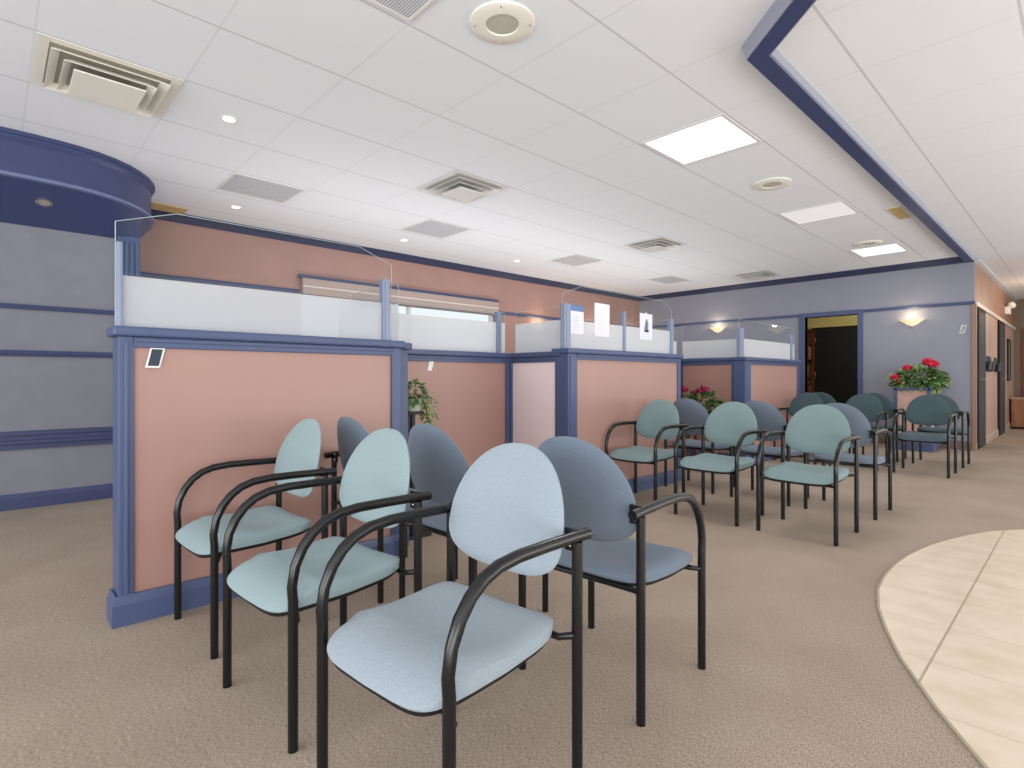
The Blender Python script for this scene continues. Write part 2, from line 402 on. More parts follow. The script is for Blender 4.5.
# curved canopy
outl = [(-5, 5.03), (-1, 5.03), (.05, 5.03), (.22, 5.033), (.36, 5.045), (.48, 5.068), (.59, 5.105), (.70, 5.165), (.80, 5.245), (.89, 5.345), (.97, 5.465), (1.03, 5.60), (1.065, 5.74), (1.075, 5.95), (1.075, 6.49)]
can = thing('curved_canopy', 'large navy curved canopy with stepped cornice hanging over the grey wall at left', 'canopy', (0, 5.63, 2.17))
def csh(pts): return [(x, y-5.63) for x, y in pts]
o2 = csh(outl); zt = ZC-2.17-.002
MB().sweep(o2, [(-.03, zt), (-.03, .215), (-.05, .215), (-.05, zt)]).build('fascia', M['canopynavy'], can, smooth=25)
MB().sweep(o2, [(0, zt), (0, zt-.025), (-.012, zt-.03), (-.012, zt-.05), (-.03, zt-.075), (-.045, zt-.075), (-.045, zt)]).build('cornice', M['canopynavy'], can, smooth=25)
MB().sweep(o2, [(-.03, .235), (-.02, .235), (-.005, .225), (-.005, .205), (-.05, .205), (-.05, .235)]).build('lower_moulding', mat('moulding_highlight', (112, 122, 160), .4), can, smooth=25)  # lip coloured paler than the canopy to paint its highlight
u = MB(); bm = u.bm
ins = csh([(x if i < 3 else x-.04, y+.04 if i < 12 else y) for i, (x, y) in enumerate(outl)])
inner = []
for x, y in ins:
    inner.append((min(x, .93), max(0, y) if x >= .93 else 0))
A = [bm.verts.new((x, y, .208)) for x, y in ins]; B = [bm.verts.new((x, min(y2, .85), 0)) for (x, y2) in inner]
for i in range(len(A)-1):
    bm.faces.new((A[i], A[i+1], B[i+1], B[i]))
u.build('underside', M['navy2'], can, smooth=30)

# corridor to the right, beyond the far wall
struct('wall_right', MB().box(XF+.12, 15.6, 1.1, 1.25, 2.06, ZC), M['wood'])
struct('wall_right_lower', MB().box(XF+.12, 15.6, 1.1, 1.25, 0, 2.0), M['woodpale_sheen'])  # lower wall coloured paler, a reflection painted into the wood
struct('trim_14', MB().box(XF+.02, 15.6, 1.07, 1.25, 2.0, 2.06, .01), mat('rail_highlight', (214, 196, 186), .4))  # rail coloured near white to paint the highlight on it
struct('trim_15', MB().sweep([(XF, 1.1), (15.6, 1.1)], [(0, 0), (.1, 0), (.1, -.02), (.06, -.035), (.05, -.07), (.02, -.09), (0, -.1)], ZC), mat('pale_crown_sheen', (190, 188, 194), .35, metal=.3))  # crown made pale and slightly metallic to paint its reflection
struct('baseboard_right', MB().sweep([(XF+.1, 1.1), (15.6, 1.1)], base), mat('pale_base', (170, 146, 132), .5))
for k, (a, b_) in enumerate(((10.05, 10.75), (12.65, 13.45))):
    d = struct('door_%d' % (k+2), MB().box(a-.06, b_+.06, 1.075, 1.1, 0, 2.0, .004), M['doordark'])
    MB().box(a, b_, 1.068, 1.078, .02, 1.94, .003).build('door_leaf', M['doorblack'], d)
    MB().tube([(a+.07, 1.068, .98), (a+.07, 1.02, .98), (a+.17, 1.015, .98)], .011, 8).build('door_handle', M['chrome'], d)
struct('wall_end', MB().box(15.6, 15.75, -.5, 1.25, 2.02, ZC).box(15.6, 15.75, .98, 1.25, 0, 2.02), M['taupe'])
struct('wall_end_panelling', MB().box(15.9, 16.0, -.5, 1.3, 0, 2.1), mat('pale_panel', (206, 190, 176), .6))
struct('trim_16', MB().box(15.58, 15.76, .93, .985, 0, 2.04).box(15.58, 15.76, .80, .93, 0, 2.03), M['darkwood'])
t = thing('wooden_cabinet', 'low brown wooden cabinet at the far end of the corridor', 'cabinet', (14.6, .85, 0))
MB().box(0, .5, -.6, .22, .04, .58, .006).build('body', M['cabwood'], t)
MB().box(-.02, .52, -.62, .24, .58, .62, .006).build('cabinet_top', M['woodpale_sheen'], t)
MB().box(.03, .47, -.57, .19, 0, .05).build('plinth', M['doordark'], t)
MB().box(-.012, .001, -.17, .19, .08, .54, .004).build('door', M['cabwood'], t)
t = thing('emergency_light', 'small cream two-headed emergency light high on the corridor wall', 'light', (13.9, 1.1, 2.2))
MB().box(-.13, .13, -.07, 0, 0, .14, .01).build('body', M['cream'], t)
for s in (-1, 1): MB().ball((s*.09, -.09, .17), .055, (1, 1, 1)).build('lamp_head', M['cream'], t, smooth=60)
t0 = None
for k, (a, b_, lb) in enumerate(((10.87, 11.22, 'black document holder on the corridor wall, nearest the first door'), (11.32, 11.62, 'black document holder on the corridor wall, middle of three'), (12.1, 12.5, 'black document holder on the corridor wall, beside the farther door'))):
    t = thing('document_holder', lb, 'holder', ((a+b_)/2, 1.1, 1.1), 0, 'document holders on the corridor wall')
    w = (b_-a)/2
    MB().box(-w, w, -.012, 0, 0, .24, .002).build('back_plate', M['blackplastic'], t)
    MB().prism([(-.012, 0), (-.05, .02), (-.07, .16), (-.062, .16), (-.012, .02)], 'x', -w, w).build('tray', M['blackplastic'], t)
t = thing('picture_frame', 'tall narrow dark-framed picture near the corridor end', 'picture', (14.35, 1.1, .95))
f_ = MB()
for a in ((-.22, -.19, 0, .8), (.19, .22, 0, .8), (-.22, .22, 0, .03), (-.22, .22, .77, .8)): f_.box(a[0], a[1], -.03, 0, a[2], a[3])
f_.build('frame', M['blackplastic'], t); MB().box(-.19, .19, -.015, -.002, .03, .77).build('picture', mat('grey_print', (120, 116, 122), .4), t)

# room behind the doorway
struct('wall_office', MB().box(12.3, 12.4, 1.3, 6.4, 0, ZC).box(XF+.12, 12.3, 5.2, 5.3, 0, ZC).box(XF+.12, 12.3, 1.3, 1.4, 0, ZC), M['yellow'])
d = struct('door_4', MB().box(12.26, 12.3, 2.87, 3.95, 0, 2.03, .004), M['doordark'])
MB().box(12.245, 12.262, 2.92, 3.90, .01, 1.99, .003).build('door_leaf', M['doorblack'], d)
MB().tube([(12.245, 2.99, 1.03), (12.19, 2.99, 1.03), (12.185, 3.12, 1.03)], .013, 8).build('door_handle', M['chrome'], d)
for z in (.35, 1.02, 1.72): MB().box(12.235, 12.25, 3.865, 3.895, z, z+.1, .002).build('hinge', M['chrome'], d)
t = thing('bookshelf', 'tall dark brown bookshelf seen through the doorway beside the black door', 'bookshelf', (11.93, 4.02, 0))
MB().box(-.25, -.23, -.15, .15, 0, 1.97).box(.23, .25, -.15, .15, 0, 1.97).box(-.25, .25, .13, .15, 0, 1.97).box(-.26, .26, -.16, .15, 1.95, 1.98).build('carcass', M['darkwood'], t)
for z in (.05, .55, 1.0, 1.36, 1.68): MB().box(-.23, .23, -.14, .13, z, z+.025).build('shelf', M['darkwood'], t)
bc = [(150, 92, 58), (176, 120, 84), (120, 66, 48), (196, 150, 110), (96, 60, 46)]
bms = [mat('book_cover_%d' % i, c, .6) for i, c in enumerate(bc)]
for zi, z in enumerate((1.026, 1.386, .576)):
    x = -.225
    for k in range(8):
        w = random.uniform(.035, .055); h = random.uniform(.2, .27)
        b_ = MB().box(11.93+x, 11.93+x+w-.003, 3.90, 4.08, z, z+h, .002).build('book', bms[(k*2+zi) % 5])
        tag(b_, ['brown and tan book standing on the %s shelf of the office bookshelf' % s for s in ('middle', 'upper', 'lower')][zi], 'book', 'books on the office bookshelf, %s shelf' % ('middle', 'upper', 'lower')[zi])
        x += w
t = thing('side_cabinet', 'low brown cabinet with tan top just inside the office doorway', 'cabinet', (11.42, 4.0, 0))
MB().box(-.2, .2, -.2, .2, 0, .9, .005).build('body', M['darkwood'], t)
MB().box(-.22, .22, -.22, .2, .9, .93, .005).build('cabinet_top', M['cabwood'], t)

# ------------------------------------------------------------------ cubicle partitions
def partition(x0, y0, L, rz, label, ztop=1.21, th=.12, left_st=.07, right_st=.06, posts=(), glass=(0, 1), gz=1.62, cham=(0, 0), frost=1.44, pm=None, overl=.02, overr=.02, gzl=1.655, name='cubicle_partition'):
    """front face in local y=0 looking to -y, x from 0..L"""
    t = thing(name, label, 'partition', (x0, y0, 0), rz, 'salmon cubicle partitions with glass tops')
    MB().box(0.004, L-.004, .006, th-.006, .02, ztop-.04).build('panel', pm or M['panel'], t)
    fr = MB()
    fr.box(0, left_st, -.008, th+.008, .10, ztop-.04, .004).box(L-right_st, L, -.008, th+.008, .10, ztop-.04, .004)
    fr.box(.02, left_st-.02, -.016, -.004, .12, ztop-.06, .004)
    fr.box(left_st-.01, L-right_st+.01, -.008, th+.008, ztop-.085, ztop-.04, .004)
    fr.box(left_st, L-right_st, -.014, 0, ztop-.062, ztop-.045, .003)
    fr.build('frame', M['navy'], t)
    MB().box(-overl, L+overr, -.028, th+.028, ztop-.04, ztop, .01).build('cap_rail', M['navy'], t)
    MB().sweep([(0-.004, th), (-.004, -.004), (L+.004, -.004), (L+.004, th)][::-1] if False else [(-.004, th), (-.004, -.004), (L+.004, -.004), (L+.004, th)], base).build('baseboard', M['navy'], t)
    g0, g1 = glass[0], glass[1] if glass[1] > 1e-6 and glass[1] != 1 else L
    yc = th/2
    pts = [(g0, ztop), (g0, gzl if cham[0] else gz)]
    if cham[0]: pts.append((g0+cham[0], gz))
    if cham[1]: pts.append((g1-cham[1], gz))
    pts += [(g1, gzl if cham[1] else gz), (g1, ztop)]
    g = MB().prism(pts, 'y', yc-.003, yc+.003).build('glass_pane', M['glass'], t)
    e = MB()
    top = pts[1:-1]
    seq = [pts[0]]+top+[pts[-1]]
    for a, b_ in zip(seq, seq[1:]): e.tube([(a[0], yc, a[1]), (b_[0], yc, b_[1])], .0016, 6)
    e.build('glass_edge', M['edge'], g)
    MB().box(g0+.002, g1-.002, yc-.006, yc-.0035, ztop, frost).build('frosted_band', M['frost'], g)
    for px, w, h in posts:
        p = MB().box(px-w/2, px+w/2, yc-.022, yc+.022, ztop, h, .004)
        p.box(px-w*.2, px+w*.2, yc-.027, yc-.02, ztop, h-.004, .002)
        p.build('glass_post', M['steel'], t)
    return t

FR = 2.70
partition(.372, FR, 1.318, 0, 'nearest salmon cubicle partition, beside the left chairs, with a small dark card', posts=((.012, .022, 1.56), (1.252, .045, 1.56)),
          glass=(.0, 1.297), gz=1.72, cham=(.22, .2), gzl=1.645, frost=1.425, left_st=.055)
partition(1.69, 3.40, 1.51, 0, 'recessed salmon partition behind the ivy plant stand', posts=((1.43, .045, 1.56),), gz=1.56, frost=1.47, right_st=.045)
partition(1.69, 3.40, .58, -PI/2, 'short return partition linking the nearest panel to the recess', gz=1.56)
partition(3.215, 3.40, .57, -PI/2, 'salmon return partition, bright light painted in as pale pink, between recess and paper-covered panel', gz=1.56, frost=1.46, pm=mat('salmon_laminate_lit', (240, 222, 222), .4), right_st=.02, left_st=.02, overl=0, overr=0)  # salmon panel painted pale pink to carry the strong light on it
partition(3.20, FR+.055, 1.68, 0, 'middle salmon partition with three papers taped on its glass', posts=((.05, .075, 1.58), (.815, .025, 1.58), (1.60, .035, 1.57)),
          glass=(.01, 1.62), gz=1.735, cham=(.23, .13), gzl=1.655, frost=1.455, left_st=.11, right_st=.05, ztop=1.23)
partition(4.865, 3.53, .68, -PI/2, 'return partition at the right end of the paper-covered panel', gz=1.58, frost=1.46, ztop=1.23)
partition(4.865, 3.53, 1.40, 0, 'recessed salmon partition behind the magenta flowers', gz=1.58, frost=1.46, ztop=1.23)
partition(6.25, 3.53, .71, -PI/2, 'side partition of the last cubicle, right of the magenta flowers', gz=1.66, frost=1.455, ztop=1.24, right_st=.05, left_st=.04, overl=0, overr=0)
partition(6.20, FR, 1.68, 0, 'last salmon partition, nearest the doorway', posts=((.03, .1, 1.57), (1.56, .05, 1.58)), gz=1.67, cham=(.001, .001), gzl=1.669, frost=1.455, ztop=1.24, left_st=.16, right_st=.05)

# papers on glass of the middle partition (glass plane y = FR+.06)
def sheet(x0, x1, z0, z1, y, name, label, cat, rz=0):
    x0 *= 1.015; x1 *= 1.015
    t = thing(name, label, cat, ((x0+x1)/2, y, z0), 0)
    w = (x1-x0)/2; h = z1-z0
    MB().box(-w, w, -.0015, 0, 0, h).build('sheet', M['paper'], t)
    return t, w, h
t, w, h = sheet(3.23, 3.41, 1.35, 1.575, FR+.108, 'notice_sheet', 'white notice with a blue header taped on glass beside the post', 'paper')
MB().box(-w, w, -.003, -.001, h-.045, h).build('header', M['blueink'], t)
k_ = MB()
for z in (.03, .05, .07): k_.box(-w*.5, w*.4, -.003, -.001, z, z+.006)
for z in (.1, .125): k_.box(-w*.3, w*.3, -.003, -.001, z, z+.014)
k_.build('print', mat('faint_ink', (196, 202, 216), .8), t)
t, w, h = sheet(3.55, 3.75, 1.345, 1.62, FR+.108, 'notice_sheet', 'plain white notice taped highest on the glass', 'paper')
k_ = MB()
for q in range(9): k_.box(-w*.6, w*(.6 if q % 3 else .3), -.003, -.001, .04+q*.022, .046+q*.022)
k_.build('print', mat('faint_ink_b', (208, 212, 224), .8), t)
t, w, h = sheet(4.20, 4.40, 1.35, 1.59, FR+.108, 'notice_sheet', 'white notice with a dark tall figure printed in the middle', 'paper')
k_ = MB().prism([(-.035, .07), (.04, .07), (.03, .1), (.035, .15), (.012, .19), (-.005, .19), (-.02, .14)], 'y', -.003, -.001)
k_.build('figure_print', M['ink'], t)
MB().box(-.015, .04, -.004, -.0028, .072, .09).build('figure_base', M['inkdark'], t)
MB().prism([(-.012, h), (.012, h), (.006, h+.014), (-.006, h+.014)], 'y', -.003, 0).build('tape', M['paper'], t)

# slanted dark card on the nearest partition, small white card on the recessed one
t = thing('wall_card', 'slanted dark card with white border stuck on the nearest partition', 'card', (.464, FR-.002, 1.043))
MB().prism([(0, 0), (.053, 0), (.073, .085), (.02, .085)], 'y', -.002, .006).build('border', M['white'], t)
MB().prism([(.0095, .0075), (.0485, .0075), (.0635, .0775), (.0245, .0775)], 'y', -.004, -.0018).build('dark_face', mat('card_dark', (52, 60, 74), .6), t)
t = thing('wall_card', 'small white tag on the recessed partition above the ivy', 'card', (2.36, 3.402, 1.055))
MB().prism([(0, 0), (.04, 0), (.062, .085), (.02, .085)], 'y', -.002, .006).build('card', M['white'], t)
# small white emblem on the far wall
t = thing('wall_sign', 'small white emblem sign on the grey wall near the corridor corner', 'sign', (XF-.002, 1.235, 1.62))
def sg(pts): return [(p[0], p[1]) for p in pts]
s_ = MB()
s_.prism([(-.045, .125), (.045-.0, .125), (.045-.0, .10), (-.015, .10), (-.02, .075), (-.055, .075)], 'x', -.008, 0) if False else None
def bar(y0, y1, z0, z1, sh=.2):
    y0, y1, z0, z1 = [v*.85 for v in (y0, y1, z0, z1)]
    s_.prism([(-(y0+z0*sh), z0), (-(y1+z0*sh), z0), (-(y1+z1*sh), z1), (-(y0+z1*sh), z1)], 'x', -.01, .004)
bar(-.035, .045, .115, .14); bar(-.035, -.008, .075, .115); bar(.015, .045, .085, .104); bar(-.035, .045, .06, .074); bar(-.035, -.012, .02, .05); bar(.01, .045, .02, .05); bar(-.035, .03, 0, .02)
s_.build('emblem', mat('emblem_grey_white', (196, 196, 202), .6), t)

# ------------------------------------------------------------------ ceiling fixtures
def square_diffuser(x0, y0, s, label, m):
    t = thing('ceiling_diffuser', label, 'air vent', (x0+s/2, y0+s/2, ZC), 0, 'square ceiling air diffusers')
    h = s/2-.004
    def ring(r0, z0, r1, z1, thk=.004):
        b = MB(); bm = b.bm
        sq = lambda r, z: [bm.verts.new((a*r, c*r, z)) for a, c in ((-1,-1),(1,-1),(1,1),(-1,1))]
        A = sq(r0, z0); B = sq(r1, z1); D = sq(r1-.0, z1+thk); E = sq(r0, z0+thk)
        for P, Q in ((A, B), (B, D), (D, E), (E, A)):
            for k in range(4): bm.faces.new((P[k], P[(k+1)%4], Q[(k+1)%4], Q[k]))
        return b
    ring(h, -.006, h-.05, -.006).build('frame', m, t)
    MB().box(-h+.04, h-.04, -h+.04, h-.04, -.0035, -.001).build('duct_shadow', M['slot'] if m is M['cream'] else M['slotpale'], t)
    ring(h-.095, -.008, h-.055, -.034).build('louvre', m, t)
    ring(h-.145, -.022, h-.11, -.05).build('louvre', m, t)
    MB().box(-h+.155, h-.155, -h+.155, h-.155, -.066, -.058, .002).build('centre_plate', m, t)
    MB().box(-.015, .015, -.015, .015, -.06, -.003).build('hanger', m, t)
    return t
square_diffuser(.16, 3.53, .64, 'large cream stepped air diffuser above the curved canopy', M['cream'])
square_diffuser(2.74, 3.53, .6, 'silver louvred air diffuser nearest the middle of the ceiling', M['dull'])
square_diffuser(5.80, 3.50, .58, 'silver louvred air diffuser above the middle partition', M['dull'])
square_diffuser(8.80, 3.48, .56, 'silver louvred air diffuser closest to the far wall', M['dull'])

def grille(x0, x1, y0, y1, label):
    t = thing('return_grille', label, 'air vent', ((x0+x1)/2, (y0+y1)/2, ZC), 0, 'perforated grey return grilles')
    w, d = (x1-x0)/2, (y1-y0)/2
    MB().box(-w+.015, w-.015, -d+.015, d-.015, -.006, -.001).build('perforated_plate', M['perf'], t)
    f = MB().box(-w, w, -d, -d+.015, -.010, -.001).box(-w, w, d-.015, d, -.010, -.001).box(-w, -w+.015, -d+.015, d-.015, -.010, -.001).box(w-.015, w, -d+.015, d-.015, -.010, -.001)
    f.build('frame', M['dull'], t)
grille(.83, 1.435, 1.63, 2.215, 'perforated grey grille at the top edge beside the nearest round speaker')
grille(1.46, 2.04, 4.84, 5.36, 'perforated grey grille right of the curved canopy')
grille(3.38, 3.94, 4.83, 5.39, 'perforated grey grille behind the nearest silver diffuser')
grille(5.80, 6.37, 4.82, 5.34, 'perforated grey grille, third along the salmon wall')
grille(8.12, 8.78, 4.75, 5.22, 'perforated grey grille, farthest from the viewer')

def speaker(x, y, r, label):
    t = thing('ceiling_speaker', label, 'speaker', (x, y, ZC), 0, 'round ceiling speakers')
    MB().lathe([(r, 0), (r, -.008), (r-.008, -.013), (r*.52, -.013), (r*.5, -.008), (r*.5, 0)], n=40).build('rim', M['cream'], t, smooth=40)
    MB().lathe([(0.001, -.010), (r*.48, -.008), (r*.5, -.004)], n=40).build('mesh_cover', M['grille2'], t, smooth=40)
    for k in range(4):
        a = PI/4+k*PI/2; MB().ball((r*.85*math.cos(a), r*.85*math.sin(a), -.013), .005, seg=8).build('screw', M['slot'], t)
speaker(1.765, 1.925, .155, 'round cream ceiling speaker at the top of the view')
speaker(4.925, 1.905, .155, 'round cream ceiling speaker between the two light panels')
speaker(7.98, 1.92, .155, 'round cream ceiling speaker beside the farthest light panel')

def light_panel(x0, x1, y0, y1, label, m, power):
    t = thing('ceiling_light', label, 'light', ((x0+x1)/2, (y0+y1)/2, ZC), 0, 'square ceiling light panels')
    w, d = (x1-x0)/2, (y1-y0)/2
    MB().box(-w+.02, w-.02, -d+.02, d-.02, -.005, -.001).build('diffuser', m, t)
    f = MB().box(-w, w, -d, -d+.02, -.009, -.001).box(-w, w, d-.02, d, -.009, -.001).box(-w, -w+.02, -d+.02, d-.02, -.009, -.001).box(w-.02, w, -d+.02, d-.02, -.009, -.001)
    f.build('frame', mat('light_frame', (224, 224, 226), .5), t)
    l = bpy.data.lights.new('panel_lamp', 'AREA'); l.shape = 'RECTANGLE'; l.size = 2*w-.06; l.size_y = 2*d-.06; l.energy = power; l.color = (1, .98, .95)
    o = bpy.data.objects.new('panel_lamp', l); C.objects.link(o); o.location = ((x0+x1)/2, (y0+y1)/2, ZC-.012)
light_panel(3.38, 3.98, 1.61, 2.22, 'brightest square ceiling light panel, nearest the viewer', M['lens'], 14)
light_panel(5.85, 6.43, 1.61, 2.21, 'dim square ceiling light panel between two round speakers', M['lensdim'], 8)
light_panel(8.20, 8.81, 1.65, 2.19, 'lit square ceiling light panel nearest the far wall', M['lens'], 10)
t = thing('ceiling_vent', 'small tan rectangular vent beside the navy beam', 'air vent', (6.73, 1.34, ZC))
MB().box(-.27, .27, -.065, .065, -.008, -.001, .002).build('frame', M['cream'], t)
MB().box(-.25, .25, -.05, .05, -.011, -.007).build('slats', M['tan'], t)
o = MB().prism([(1.085, 6.19), (1.43, 6.19), (1.43, 6.42), (1.085, 6.42)], 'z', ZC-.012, ZC-.001).build('ceiling_board', M['tan'])
tag(o, 'tan wooden ceiling board in the corner beside the curved canopy', 'board')

def potlight(x, y, z, label, on=True, r=.05):
    t = thing('recessed_downlight', label, 'light', (x, y, z), 0, 'small recessed downlights')
    MB().lathe([(r, 0), (r, -.004), (r-.004, -.006), (r*.75, -.004), (r*.72, 0)], n=28).build('trim_ring', M['white'], t, smooth=40)
    MB().lathe([(.001, -.004), (r*.72, -.0025)], n=24).build('bulb', M['bulb'] if on else M['lensdim'], t, smooth=40)
potlight(1.128, 3.869, ZC, 'recessed downlight right of the cream diffuser')
potlight(1.759, 5.813, ZC, 'recessed downlight near the wall behind the leftmost grille')
potlight(3.671, 5.786, ZC, 'recessed downlight near the wall, third from the canopy')
potlight(5.514, 5.70, ZC, 'recessed downlight near the wall, farthest from the canopy')

# canopy downlight: on the sloping underside
a_ = math.atan2(.208, .6)
t = thing('canopy_downlight', 'dark recessed downlight under the navy canopy', 'light', (.285, 5.30, 2.291))
t.rotation_euler = (-a_, 0, 0)
MB().lathe([(.05, .01), (.05, -.004), (.046, -.006), (.038, -.004), (.036, .01)], n=28).build('trim_ring', M['chrome'], t, smooth=40)
MB().lathe([(.001, -.001), (.037, 0)], n=24).build('bulb', M['slot'], t)

def sconce(x, y, z, rz, label, energy=2.6):
    t = thing('wall_sconce', label, 'light', (x, y, z), rz, 'bowl-shaped uplight wall sconces')
    # local: wall at y=0, lamp toward -y
    prof = [(.012, .01), (.035, .014), (.06, .027), (.085, .047), (.115, .07), (.155, .095)]
    b = MB(); bm = b.bm; rings = []
    for r, zz in prof:
        rings.append([bm.verts.new((r*math.cos(PI+PI*k/20), .7*r*math.sin(PI+PI*k/20), zz)) for k in range(21)])
    for A, B in zip(rings, rings[1:]):
        for k in range(20): bm.faces.new((A[k], A[k+1], B[k+1], B[k]))
    b.build('bowl', M['bowl'], t, smooth=60)
    MB().lathe([(.001, -.03), (.012, -.02), (.016, -.008), (.012, .004)], c=(0, -.012, 0), n=14).build('finial', M['chrome'], t, smooth=60)
    l = bpy.data.lights.new('sconce_lamp', 'POINT'); l.energy = energy; l.color = (1, .78, .52); l.shadow_soft_size = .04
    o = bpy.data.objects.new('sconce_lamp', l); C.objects.link(o)
    p = Matrix.Rotation(rz, 4, 'Z') @ Vector((0, -.12, .15)); o.location = Vector((x, y, z))+p
sconce(XF-.005, 1.805, 1.76, -PI/2, 'glowing bowl wall sconce on the grey wall above the red flowers')
sconce(XF-.005, 4.78, 1.84, -PI/2, 'glowing bowl wall sconce on the grey wall behind the last cubicle')
sconce(6.78, YB-.005, 1.79, 0, 'glowing bowl wall sconce on the salmon wall just right of the window')
sconce(8.25, YB-.005, 1.81, 0, 'glowing bowl wall sconce on the salmon wall behind the papers')
sconce(9.5, YB-.005, 1.81, 0, 'glowing bowl wall sconce added on the salmon wall nearest the corner', 2)  # added to give the bright spot in the partition glass

# ------------------------------------------------------------------ chairs
def disc_solid(fn_outline, fn_front, fn_back, rings=9, n=48):
    """pillow between two height functions; outline(angle)->(a,b); r in 0..1"""
    b = MB(); bm = b.bm
    def layer(fn, flip):
        R = []
        c = bm.verts.new(fn(0, 0, 0))
        for i in range(1, rings+1):
            r = math.sin(i/rings*PI/2)**.85
            R.append([bm.verts.new(fn(*[q*r for q in fn_outline(2*PI*k/n)], r)) for k in range(n)])
        for k in range(n):
            bm.faces.new((c, R[0][k], R[0][(k+1)%n]))
        for A, B in zip(R, R[1:]):
            for k in range(n): bm.faces.new((A[k], B[k], B[(k+1)%n], A[(k+1)%n]))
        return R[-1]
    F = layer(fn_front, 0); K = layer(fn_back, 1)
    for k in range(n): bm.faces.new((F[k], K[k], K[(k+1)%n], F[(k+1)%n]))
    return b

HW, DF, DR = .228, .213, -.205      # half spacing of legs, front/rear leg x
def chair_proto(fab, label):
    t = thing('waiting_chair', label, 'chair')
    # seat cushion: local +x is forward
    def so(a):
        ca, sa = math.cos(a), math.sin(a)
        e = .36
        x = math.copysign(abs(ca)**e, ca)*.218; y = math.copysign(abs(sa)**e, sa)
        wid = .212
        return (x, y*wid)
    def stop(x, y, r):
        z = .398 + .020*max(0, min(1, (-x+.02)/.2))**1.5 + .012*math.exp(-((x-.09)/.08)**2) + .018*(y/.2)**2*(1 if x < .1 else .5)
        if x > .12: z -= .022*((x-.12)/.1)**2
        z -= .022*r**9
        return (x+.03, y, z)
    def sbot(x, y, r):
        z = .362 + .016*max(0, min(1, (-x+.02)/.2))**1.5
        if x > .12: z -= .014*((x-.12)/.1)**2
        return (x*.985+.03, y*.985, z+.006*r**8)
    disc_solid(so, stop, sbot, 10, 56).build('seat', fab, t, smooth=70)
    def pt(x, y, r):
        p = sbot(x, y, r); return ((p[0]-.03)*.985+.03, p[1]*.985, p[2]-.0005)
    def pb(x, y, r):
        p = sbot(x, y, r); return ((p[0]-.03)*.97+.03, p[1]*.96, p[2]-.014)
    disc_solid(so, pt, pb, 6, 40).build('seat_pan', M['blackplastic'], t, smooth=60)
    # backrest
    def bo(a):
        ca, sa = math.cos(a), math.sin(a)
        y = .203*math.copysign(abs(ca)**(.92 if sa > 0 else .7), ca)
        z = (.227 if sa > 0 else .103)*math.copysign(abs(sa)**(.95 if sa > 0 else .85), sa)
        return (y, z)
    def bx(y, z): return DR + .004 + .55*y*y - .20*z - (.18*z*z if z > 0 else 0)
    def bf(y, z, r): return (bx(y, z)+.018*(1-r**5)+.002, y, .592+z)
    def bb(y, z, r): return (bx(y, z)-.018*(1-r**6)-.002, y, .592+z)
    disc_solid(bo, bf, bb, 9, 56).build('backrest', fab, t, smooth=70)
    prof = [(0, .40), (.003, .44), (-.006, .492), (-.027, .538), (-.055, .572), (-.09, .597), (-.135, .612), (-.20, .618), (-.30, .617), (-.405, .614), (-.465, .611)]
    for s in (-1, 1):
        MB().tube([(DF, s*HW, 0), (DF, s*HW, .402)], .0135).build('leg', M['black'], t, smooth=50)
        MB().tube([(DF+p, s*(HW+.0), z) for p, z in prof], [.0135]*3+[.0145]*8).build('armrest', M['black'], t, smooth=50)
        MB().tube([(DR, s*(HW-.0), 0), (DR, s*(HW-.0), .60)], .0135).build('leg', M['black'], t, smooth=50)
        br = MB().box(DR-.004, DR+.004, s*.192 if s > 0 else -.232, .232 if s > 0 else -.192, .575, .63, .002)
        o = br.build('backrest_bracket', M['blackplastic'], t)
        sc = MB()
        for z in (.588, .617):
            for x_ in (-.006, .006): sc.ball((DR+x_, s*.212, z), .004, seg=8)
        sc.build('bolts', M['chrome'], o)
    MB().tube([(DF-.01, -HW, .345), (DF-.03, -HW*.8, .345), (DF-.03, HW*.8, .345), (DF-.01, HW, .345)], .009, 8).build('seat_rail', M['black'], t, smooth=50)
    MB().tube([(DR, -HW, .372), (DR+.03, -HW*.85, .368), (DR+.03, HW*.85, .368), (DR, HW, .372)], .009, 8).build('seat_rail', M['black'], t, smooth=50)
    return t
GN, GM, GF = 'armchairs in the nearest cluster', 'armchairs in the middle cluster', 'armchairs in the farthest cluster'
D = math.radians
